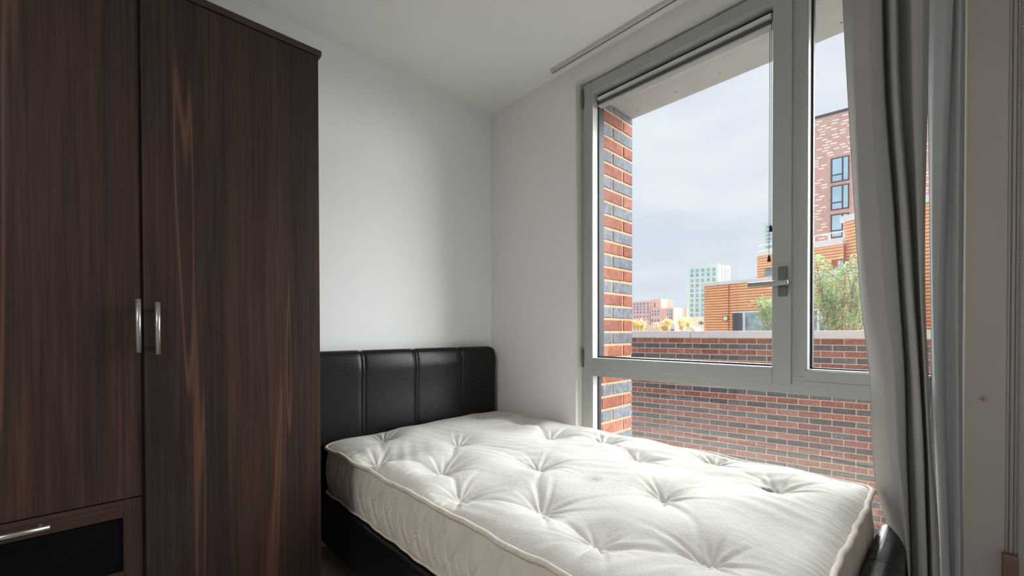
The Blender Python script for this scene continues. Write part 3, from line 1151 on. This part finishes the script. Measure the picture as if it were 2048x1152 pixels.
# ------------------------------------------------------------------ bed
BX0, BX1 = .622, 1.846
HBF, HBB = 2.093, 2.176                       # headboard front and back
HBT = .990
bed = empty('bed', ((BX0 + BX1) / 2, 1.1, 0), 'black leather bed frame with padded seamed headboard', 'bed')


def pad_panel(x0, x1, z0, z1, rl, rr, parent):
    """one upholstered headboard panel: rolled top, seams pulled in at its sides"""
    nx, nz = 24, 60
    prof = []                                 # (y, z) from front bottom over the top roll to the back
    zr = z1 - .105
    for i in range(26):
        k = i / 25
        prof.append((HBF + .004 - .003 * math.sin(math.pi * k) - .010 * max(0, (k - .70) / .30) ** 2, z0 + (zr - z0) * k))
    cy, cz = (HBF - .006 + HBB) / 2, zr
    ry, rz = (HBB - (HBF - .006)) / 2, z1 - cz
    for i in range(1, 28):
        a = math.pi - math.pi * i / 27
        prof.append((cy + ry * math.copysign(abs(math.cos(a)) ** .8, math.cos(a)), cz + rz * math.sin(a)))
    prof.append((HBB, z0))
    vs, fs = [], []
    for j, (y, z) in enumerate(prof):
        for i in range(nx + 1):
            u = i / nx
            x = x0 + (x1 - x0) * u
            d = min((x - x0) if not rl else 9, (x1 - x) if not rr else 9)
            pull = .0060 * math.exp(-(d / .006) ** 1.3) + .0012 * math.exp(-d / .05)
            zz = z
            yy = y
            # rounded end corner of the whole headboard
            for edge, flag in ((x - x0, rl), (x1 - x, rr)):
                if flag and edge < .055:
                    c = .055
                    drop = c - math.sqrt(max(0, c * c - (c - edge) ** 2))
                    zz = min(zz, z1 - drop) if z > z1 - .055 else zz
                    if edge < .03:
                        yy = yy + (.03 - math.sqrt(max(0, .0009 - (.03 - edge) ** 2))) * .5 if yy < (HBF + HBB) / 2 else yy
            ny = cy - yy
            yy += pull * (1 if yy < cy else 0)
            if z > cz:
                zz -= pull * .8 * max(0, (z - cz) / rz)
            vs.append((x, yy, zz))
    k = nx + 1
    for j in range(len(prof) - 1):
        for i in range(nx):
            a = j * k + i
            fs.append((a, a + 1, a + 1 + k, a + k))
    # end caps
    fs.append([j * k for j in range(len(prof))][::-1])
    fs.append([j * k + nx for j in range(len(prof))])
    return pyobj('headboard_panel', vs, fs, 'leather', parent)


seams = [BX0, .929, 1.238, 1.549, BX1]
for i in range(4):
    p = pad_panel(seams[i] + (.0004 if i else 0), seams[i + 1] - .0004, .30, HBT, i == 0, i == 3, bed)
for s in seams[1:-1]:
    bm = bmesh.new()
    tube(bm, [(s, HBF + .008, .34), (s, HBF + .006, .80), (s, HBF - .002, .90), (s, HBF + .002, .945)], .0018, 6)
    obj('seam', bm, 'thread', bed)
box('headboard_leg', BX0 + .03, BX0 + .09, HBF + .01, HBB - .02, 0, .32, 'leather', bed)
box('headboard_leg', BX1 - .09, BX1 - .03, HBF + .01, HBB - .02, 0, .32, 'leather', bed)


def rail(name, x0, x1, y0, y1, z0, z1, axis, r):
    bm = bmesh.new()
    a0, a1 = (x0, x1) if axis == 'Y' else (y0, y1)
    poly = [(a0, z0), (a1, z0)]
    for i in range(9):
        t = math.pi / 2 * i / 8
        poly.append((a1 - r + r * math.cos(t), z1 - r + r * math.sin(t)))
    for i in range(9):
        t = math.pi / 2 + math.pi / 2 * i / 8
        poly.append((a0 + r + r * math.cos(t), z1 - r + r * math.sin(t)))
    prism(bm, poly, *( (y0, y1) if axis == 'Y' else (x0, x1) ), axis)
    return obj(name, bm, 'leather', bed, smooth=False, bevel=.006)


rail('side_rail', .700, .745, .17, HBF, .10, .314, 'Y', .012)
rail('side_rail', 1.79, 1.835, .17, HBF, .10, .314, 'Y', .012)
box('mattress_base', .745, 1.79, .18, HBF, .285, .313, 'leather', bed)
for i in range(4):
    bx0, bx1 = [(.66, .955), (.956, 1.255), (1.256, 1.545), (1.546, 1.858)][i]
    rail('footboard_panel', bx0, bx1, .096, .173, .10, .442, 'X', .030)
for x in (.70, 1.77):
    for y in (.115,):
        box('leg', x, x + .06, y, y + .05, 0, .11, 'black_plastic', bed, .003)

# ------------------------------------------------------------------ mattress
mat_t = empty('mattress', (1.28, 1.13, .318), 'cream tufted mattress with piped edges on the black bed frame', 'mattress')
MX0, MX1, MY0, MY1 = .728, 1.838, .182, 2.084
CR = .055
tufts = [(.977, 1.964), (1.183, 1.621), (.799, 1.661), (.921, 1.365), (1.204, 1.117), (.826, 1.117), (.946, .863), (.890, .623), (1.618, 1.987),
         (1.700, 1.687), (1.575, 1.376), (1.685, 1.150), (1.555, .890), (1.748, .656), (1.276, .639), (1.586, .397), (1.009, .383), (1.30, 1.93), (1.42, 1.62)]
tufts = tufts[:17]


def zpipe(x, y):
    return .536 + .020 * np.clip((x - .75) / 1.0, 0, 1) + .0035 * np.sin(y * 21 + 1.3 * np.sin(x * 9)) + .0025 * np.sin(x * 24 + .7)


NX, NY = 230, 390
gx = np.linspace(0, 1, NX + 1)
gy = np.linspace(0, 1, NY + 1)
U, V = np.meshgrid(gx, gy, indexing='xy')
X = MX0 + (MX1 - MX0) * U
Y = MY0 + (MY1 - MY0) * V
# round the corners
ax = np.maximum(np.maximum(MX0 + CR - X, X - (MX1 - CR)), 0)
ay = np.maximum(np.maximum(MY0 + CR - Y, Y - (MY1 - CR)), 0)
nxx = ax * np.sqrt(np.clip(1 - ay ** 2 / (2 * CR ** 2), 0, 1))
nyy = ay * np.sqrt(np.clip(1 - ax ** 2 / (2 * CR ** 2), 0, 1))
inx, iny = ax > 0, ay > 0
Xr = np.where(inx, np.where(X < 1.28, MX0 + CR - nxx, MX1 - CR + nxx), X)
Yr = np.where(iny, np.where(Y < 1.1, MY0 + CR - nyy, MY1 - CR + nyy), Y)
X, Y = Xr, Yr
dx = np.minimum(X - MX0, MX1 - X)
dy = np.minimum(Y - MY0, MY1 - Y)
# distance to the rounded outline
d_in = np.minimum(dx, dy)
cxn = np.clip(X, MX0 + CR, MX1 - CR)
cyn = np.clip(Y, MY0 + CR, MY1 - CR)
dc = CR - np.hypot(X - cxn, Y - cyn)
d_edge = np.where((X != cxn) & (Y != cyn), dc, d_in)
d_edge = np.maximum(d_edge, 0)
Z = zpipe(X, Y) + .020 * (1 - np.exp(-d_edge / .022)) + .010 * (1 - np.exp(-d_edge / .12))
# slow unevenness of the filling
for _ in range(26):
    a = rng.uniform(0, 2 * math.pi)
    k = rng.uniform(5, 20)
    Z += .0014 * np.sin(k * (X * math.cos(a) + Y * math.sin(a)) + rng.uniform(0, 6.28)) * np.clip(d_edge / .05, 0, 1) * 9 / k
# crumple of the cover: many faint soft folds
for _ in range(40):
    a = rng.normal(.55, .5)
    k = rng.uniform(40, 130)
    c0 = (rng.uniform(MX0, MX1), rng.uniform(MY0, MY1))
    sg = rng.uniform(.06, .16)
    Z += .0015 * np.sin(k * (X * math.cos(a) + Y * math.sin(a)) + rng.uniform(0, 6.28)) * np.exp(-((X - c0[0]) ** 2 + (Y - c0[1]) ** 2) / sg ** 2)
PIT = np.zeros_like(Z)
for (tx, ty) in tufts:
    rx, ry = X - tx, Y - ty
    r = np.hypot(rx, ry) + 1e-6
    PIT -= .024 * np.exp(-r / .024) + .024 * np.exp(-(r / .085) ** 2)
    n_c = rng.integers(9, 13)
    a0 = rng.uniform(0, 6.28)
    for i in range(n_c):
        a = a0 + 2 * math.pi * (i + rng.uniform(-.28, .28)) / n_c
        ca, sa = math.cos(a), math.sin(a)
        along = rx * ca + ry * sa
        L = rng.uniform(.05, .12)
        bend = rng.uniform(-1.2, 1.2)
        perp = -rx * sa + ry * ca - bend * along ** 2
        wdt = .0036 + .045 * np.clip(along, 0, 1)
        dep = rng.uniform(.006, .0115)
        fade = np.where(along > 0, np.exp(-(along / L) ** 1.6), 0) * np.clip(along / .012, 0, 1)
        PIT -= dep * np.exp(-(perp / wdt) ** 2) * fade
        PIT += dep * .55 * np.exp(-((perp - 1.9 * wdt) / (1.3 * wdt)) ** 2) * fade
# long creases running between neighbouring tufts
for i, a in enumerate(tufts):
    for b in tufts[i + 1:]:
        L = math.hypot(b[0] - a[0], b[1] - a[1])
        if L < .37:
            ux, uy = (b[0] - a[0]) / L, (b[1] - a[1]) / L
            al = (X - a[0]) * ux + (Y - a[1]) * uy
            pe = -(X - a[0]) * uy + (Y - a[1]) * ux + .012 * np.sin(al * 17 + i)
            m_ = np.clip(al / .03, 0, 1) * np.clip((L - al) / .03, 0, 1)
            PIT -= (.0045 * np.exp(-(pe / .012) ** 2) + .006 * np.exp(-(pe / .05) ** 2)) * m_
Z += PIT * np.clip(d_edge / .035, 0, 1)
# puckers along the piped edge
for sgn, along, dist in ((1, Y, dx), (1, X, dy)):
    ph = along * 190 + 2.2 * np.sin(along * 23) + 1.4 * np.sin(along * 51)
    Z += -.0028 * np.maximum(0, np.sin(ph)) ** 2 * np.exp(-(dist - .012) ** 2 / .02 ** 2) * (.4 + .6 * np.sin(along * 13) ** 2)
wr = np.exp(-(Y - MY0) / .13) * np.clip((Y - MY0) / .02, 0, 1)
Z += wr * (.0007 * np.sin(X * 180 + 3 * np.sin(Y * 9) + 5 * np.sin(X * 17)) * (.3 + .7 * np.sin(X * 7 + 1) ** 2) + .0008 * np.sin(X * 71 + 5 * np.sin(Y * 13) + 3 * np.sin(X * 11)))
we = np.exp(-(X - MX0) / .06) * np.clip((X - MX0) / .015, 0, 1)
Z += we * (.0010 * np.sin(Y * 170 + 3 * np.sin(X * 19) + 2 * np.sin(Y * 15)))
vs = np.stack([X.ravel(), Y.ravel(), Z.ravel()], 1)
idx = np.arange((NX + 1) * (NY + 1)).reshape(NY + 1, NX + 1)
q = np.stack([idx[:-1, :-1], idx[:-1, 1:], idx[1:, 1:], idx[1:, :-1]], -1).reshape(-1, 4)
pyobj('top_cover', vs.tolist(), q.tolist(), 'ticking', mat_t)

# outline of the mattress, corner by corner
def outline(n):
    segs = []
    W_, H_ = MX1 - MX0 - 2 * CR, MY1 - MY0 - 2 * CR
    P = 2 * (W_ + H_) + 2 * math.pi * CR
    out = []
    for i in range(n):
        s = P * i / n
        if s < W_:
            out.append((MX0 + CR + s, MY0, 0, -1)); continue
        s -= W_
        for cx_, cy_, a0, nxt in ((MX1 - CR, MY0 + CR, -math.pi / 2, ('y', H_)), (MX1 - CR, MY1 - CR, 0, ('x', W_)), (MX0 + CR, MY1 - CR, math.pi / 2, ('-y', H_)), (MX0 + CR, MY0 + CR, math.pi, None)):
            arc = math.pi / 2 * CR
            if s < arc:
                a = a0 + s / CR
                out.append((cx_ + CR * math.cos(a), cy_ + CR * math.sin(a), math.cos(a), math.sin(a))); break
            s -= arc
            if nxt is None:
                out.append((MX0 + CR, MY0, 0, -1)); break
            if s < nxt[1]:
                if nxt[0] == 'y': out.append((MX1, MY0 + CR + s, 1, 0))
                elif nxt[0] == 'x': out.append((MX1 - CR - s, MY1, 0, 1))
                else: out.append((MX0, MY1 - CR - s, -1, 0))
                break
            s -= nxt[1]
    return out, P


ol, PER = outline(1200)
NB = 44
ZB0 = .319
vs, fs = [], []
for j in range(NB + 1):
    t = j / NB
    for i, (x, y, nx_, ny_) in enumerate(ol):
        s = PER * i / len(ol)
        zt_ = float(zpipe(x, y)) - .002
        z = ZB0 + (zt_ - ZB0) * t
        bul = .010 * math.sin(math.pi * t) - .004
        # quilted waves: two crossing families of stitched curves
        g1 = math.sin(2 * math.pi * (s / .105 + .55 * math.sin(t * 3.1) + .10 * math.sin(s * 9)))
        g2 = math.sin(2 * math.pi * (s / .21 - t * .9 + .3))
        gr = -.0095 * math.exp(-(g1 / .20) ** 2) * (.35 + .65 * max(0, math.sin(math.pi * t))) - .0070 * math.exp(-(g2 / .14) ** 2)
        o_ = bul + gr * math.sin(math.pi * min(1, max(0, t))) ** .4 + .0012 * math.sin(s * 60 + t * 9)
        vs.append((x + nx_ * o_, y + ny_ * o_, z))
K = len(ol)
for j in range(NB):
    for i in range(K):
        a = j * K + i
        b = j * K + (i + 1) % K
        fs.append((a, b, b + K, a + K))
fs.append(list(range(K))[::-1])
pyobj('side_border', vs, fs, 'border', mat_t)


def cord(name, zf, r, off):
    pts = []
    for i, (x, y, nx_, ny_) in enumerate(ol[::2]):
        s = PER * i * 2 / len(ol)
        w = .0025 * math.sin(s * 25) + .0015 * math.sin(s * 61 + 1)
        pts.append(Vector((x + nx_ * (off + w), y + ny_ * (off + w), zf(x, y))))
    pts.append(pts[0])
    bm = bmesh.new()
    tube(bm, pts, r, 8, False)
    o = obj(name, bm, 'piping', mat_t, smooth=True)
    return o


cord('piping', lambda x, y: float(zpipe(x, y)) + .0008, .0080, .003)
cord('piping', lambda x, y: ZB0 + .005, .0050, .001)
for i, (tx, ty) in enumerate(tufts):
    ii = int(round((tx - MX0) / (MX1 - MX0) * NX))
    jj = int(round((ty - MY0) / (MY1 - MY0) * NY))
    zc = float(Z[jj, ii])
    bm = bmesh.new()
    bmesh.ops.create_icosphere(bm, subdivisions=2, radius=1)
    r_ = random.Random(i)
    for v in bm.verts:
        k = 1 + r_.uniform(-.22, .22)
        v.co = Vector((tx + v.co.x * .0105 * k, ty + v.co.y * .0105 * k, zc + .001 + v.co.z * .0048 * k))
    obj('tuft', bm, 'tuft', mat_t, smooth=True)

# ------------------------------------------------------------------ curtain track
TX0 = 1.800
ctr = empty('curtain_track', (TX0 + .01, .8, ZC), 'white aluminium curtain track fixed to the ceiling above the window', 'curtain track')
ty1 = at(1099, 135.5, 'Z', ZC).y
bm = bmesh.new()
prism(bm, [(TX0, ZC), (TX0, ZC - .020), (TX0 + .008, ZC - .020), (TX0 + .008, ZC - .012), (TX0 + .014, ZC - .012), (TX0 + .014, ZC - .020), (TX0 + .022, ZC - .020), (TX0 + .022, ZC)], -.35, ty1, 'Y')
obj('rail', bm, 'track', ctr)
box('groove', TX0 + .008, TX0 + .014, -.35, ty1 - .004, ZC - .0192, ZC - .0118, 'gasket', ctr)
box('end_cap', TX0 - .001, TX0 + .023, ty1, ty1 + .004, ZC - .021, ZC, 'track', ctr, .001)


# ------------------------------------------------------------------ curtains
def catmull(P, t):
    i = min(int(t), len(P) - 2)
    f = t - i
    p0, p1, p2, p3 = P[max(i - 1, 0)], P[i], P[i + 1], P[min(i + 2, len(P) - 1)]
    return .5 * ((2 * p1) + (-p0 + p2) * f + (2 * p0 - 5 * p1 + 4 * p2 - p3) * f * f + (-p0 + 3 * p1 - 3 * p2 + p3) * f ** 3)


def curtain(name, label, cols, ys, mat, nu=90, nv=90, zfloor=.02, sharp=1.):
    """cols: (list of photograph x at each y of ys, wall distance X) for every fold line"""
    grid = []
    for xs, Xd in cols:
        pts = []
        for k, (x, y) in enumerate(zip(xs, ys)):
            Xk = Xd[k] if isinstance(Xd, (list, tuple)) else Xd
            q = at(x, y, 'X', Xk)
            pts.append(Vector(q))
        # up to the track and down to the floor
        top, nxt = pts[0], pts[1]
        dirn = (top - nxt) / (top.z - nxt.z)
        z_t = ZC - .022
        p_top = top + dirn * (z_t - top.z) * .7
        p_top.z = z_t
        p_top.x = TX0 + .011 + (top.x - TX0 - .011) * .6
        bot, prv = pts[-1], pts[-2]
        dirn = (bot - prv) / (prv.z - bot.z)
        p_b = bot + dirn * (bot.z - zfloor) * .35
        p_b.z = zfloor
        grid.append([p_top] + pts + [p_b])
    ncol, nrow = len(grid), len(grid[0])
    vs, fs = [], []
    for j in range(nv + 1):
        tv = (nrow - 1) * j / nv
        line = [catmull([g[k] for k in range(nrow)], tv) for g in grid]
        for i in range(nu + 1):
            tu = (ncol - 1) * i / nu
            i0 = min(int(tu), ncol - 2)
            vs.append(catmull(line, tu) * .4 + line[i0].lerp(line[i0 + 1], tu - i0) * .6)
    k = nu + 1
    for j in range(nv):
        for i in range(nu):
            a = j * k + i
            fs.append((a, a + 1, a + 1 + k, a + k))
    root = empty(name, (grid[0][-1].x, grid[0][-1].y, 0), label, 'curtain', 'gathered grey curtains')
    o = pyobj('cloth', vs, fs, mat, root)
    s = o.modifiers.new('thickness', 'SOLIDIFY')
    s.thickness = .0018
    s.offset = 0
    # gliders holding it to the track
    for i in range(0, ncol, 2):
        g = grid[i][0]
        bm = bmesh.new()
        tube(bm, [(TX0 + .011, g.y, ZC - .012), (TX0 + .011, g.y, ZC - .03)], .003, 6)
        obj('glider', bm, 'track', root)
    # hem along the leading edge
    bm = bmesh.new()
    tube(bm, [vs[j * k] for j in range(0, nv + 1, 3)], .0022, 6)
    obj('hem', bm, mat, root, smooth=True)
    return root


YS = (0, 200, 420, 600, 740, 900, 1000, 1152)
curtain('curtain', 'wide grey curtain flaring out beside the mattress foot, nearest the fixed pane', [
    ((1686, 1697, 1710, 1722, 1739, 1746, 1760, 1811), 1.845),
    ((1700, 1706, 1716, 1729, 1752, 1764, 1780, 1813), 1.775),
    ((1709, 1712, 1722, 1738, 1765, 1778, 1794, 1816), 1.735),
    ((1738, 1742, 1756, 1770, 1788, 1796, 1806, 1818), 1.728),
    ((1762, 1768, 1785, 1797, 1807, 1811, 1815, 1820), 1.750),
    ((1768, 1775, 1791, 1802, 1811, 1815, 1818, 1823), 1.815),
    ((1780, 1786, 1801, 1813, 1823, 1830, 1833, 1838), 1.750),
    ((1791, 1796, 1813, 1825, 1836, 1845, 1848, 1853), 1.748),
    ((1800, 1806, 1823, 1834, 1842, 1850, 1853, 1857), 1.825),
    ((1822, 1826, 1834, 1841, 1848, 1856, 1860, 1865), 1.765),
    ((1845, 1844, 1845, 1847, 1853, 1860, 1867, 1874), 1.772),
    ((1858, 1855, 1850, 1850, 1856, 1863, 1873, 1880), 1.812)], YS, 'curtain', nu=150)
YS2 = (0, 300, 576, 800, 1000, 1152)
curtain('curtain', 'narrow grey curtain against the reveal, right of the slit of daylight', [
    ((1852, 1858.5, 1862, 1866, 1874, 1878), 1.872),
    ((1870, 1866, 1866, 1871, 1878, 1883), 1.842),
    ((1892, 1884, 1876, 1877, 1884, 1889), 1.832),
    ((1905, 1893, 1884, 1885, 1892, 1898), 1.845),
    ((1909, 1900, 1893, 1893, 1898, 1903), 1.868),
    ((1916, 1911, 1908, 1909, 1910, 1911), 1.850),
    ((1922, 1918, 1915, 1916, 1918, 1920), 1.845),
    ((1929, 1926, 1924, 1924, 1925, 1926), 1.874)], YS2, 'curtain2', nu=110)

# ------------------------------------------------------------------ blind drawn up inside the casement
BXa, BXb = 1.955, 1.992
bl = empty('window_blind', (1.975, (HY0 + HY1) / 2, 2.33), 'slim grey blind drawn up at the top of the casement', 'blind')
b0, b1 = HY0 + .018, HY1 - .016
zt_ = HZ1 - .008
bm = bmesh.new()
prism(bm, [(BXa, zt_ - .030), (BXa - .004, zt_ - .026), (BXa - .004, zt_ - .019), (BXa + .004, zt_ - .013), (BXb, zt_), (BXb, zt_ - .034), (BXa + .01, zt_ - .034)], b0, b1, 'Y')
obj('head_rail', bm, 'blind', bl)
for i in range(5):
    z1 = zt_ - .034 - i * .0048
    bm = bmesh.new()
    prism(bm, [(BXa + .006, z1 - .0024), (BXa + .02, z1), (BXb, z1 - .0024), (BXa + .02, z1 - .0046)], b0 + .004, b1 - .004, 'Y')
    obj('pleat', bm, 'blind_dark', bl)
zb_ = zt_ - .058
box('bottom_rail', BXa + .002, BXb, b0, b1, zb_ - .010, zb_, 'bead', bl, .002)
for x, y, off in ((1538, 523, 0.), (1541.5, 463, 0.)):
    q = at(x, y, 'X', 1.972)
    bm = bmesh.new()
    tube(bm, [(1.972, q.y, q.z + .02), (1.972, q.y, zt_ - .03)], .0010, 6)
    c = obj('cord', bm, 'cord', bl)
    bm = bmesh.new()
    tube(bm, [(1.972, q.y, q.z - .001), (1.972, q.y, q.z), (1.972, q.y, q.z + .024), (1.972, q.y, q.z + .026)], [.0055, .0072, .0040, .002], 10)
    obj('tassel', bm, 'black_plastic', c, label='black cone tassel')

# ------------------------------------------------------------------ small things at the far right
q0 = at(2035, 1105, 'X', XW - .03)
bm = bmesh.new()
bmesh.ops.create_icosphere(bm, subdivisions=1, radius=.0022)
me = bpy.data.meshes.new('bead')
bm.to_mesh(me)
bm.free()
me.materials.append(M['trim_paint'])
ch = empty('bead_chain', (XW - .024, q0.y, .45), 'thin bead chain hanging beside the moulded trim at far right', 'chain')
bm = bmesh.new()
tube(bm, [(XW - .024, q0.y, .45), (XW - .024, q0.y, 2.3)], .0008, 6)
obj('cord', bm, 'trim_paint', ch)
bm = bmesh.new()
z = .452
while z < 2.3:
    r = bmesh.ops.create_icosphere(bm, subdivisions=1, radius=.0022)
    for v in r['verts']:
        v.co += Vector((XW - .024, q0.y, z))
    z += .0062
o = obj('beads', bm, 'trim_paint', ch, smooth=True)
o['kind'] = 'stuff'
wa, wb = at(2004, 1110, 'X', XW - .03), at(2036, 1110, 'X', XW - .03)
wt = at(2010, 1106, 'X', XW - .03).z
bm = bmesh.new()
prism(bm, [(XW - .045, 0), (XW - .018, 0), (XW - .018, wt), (XW - .040, wt + .001), (XW - .045, wt - .006)], wb.y, wa.y, 'Y')
tag(obj('wooden_block', bm, 'orange_wood', bevel=.002), 'pinkish brown wooden block at the bottom right by the moulded trim', 'wood block')

# ------------------------------------------------------------------ fill lamp added out of view, left of the camera, to brighten the room
lp = empty('fill_lamp', (-1.3, .25, ZC), 'round fill lamp added on the ceiling left of the camera, out of view', 'lamp')
bm = bmesh.new()
tube(bm, [(-1.3, .25, ZC), (-1.3, .25, ZC - .03)], .21, 32)
obj('base', bm, 'white_metal', lp)
bm = bmesh.new()
tube(bm, [(-1.3, .25, ZC - .03), (-1.3, .25, ZC - .055), (-1.3, .25, ZC - .07)], [.20, .185, .12], 32)
obj('diffuser', bm, 'lamp_glass', lp, smooth=True)
ld = bpy.data.lights.new('fill_light', 'AREA')
ld.shape = 'DISK'
ld.size = .36
ld.energy = 26
ld.color = (.98, .99, 1.0)
lb = bpy.data.objects.new('fill_light', ld)
put(lb)
lb.location = (-1.3, .25, ZC - .075)
lb.parent = lp
lb.matrix_parent_inverse = WM[lp.name].inverted()
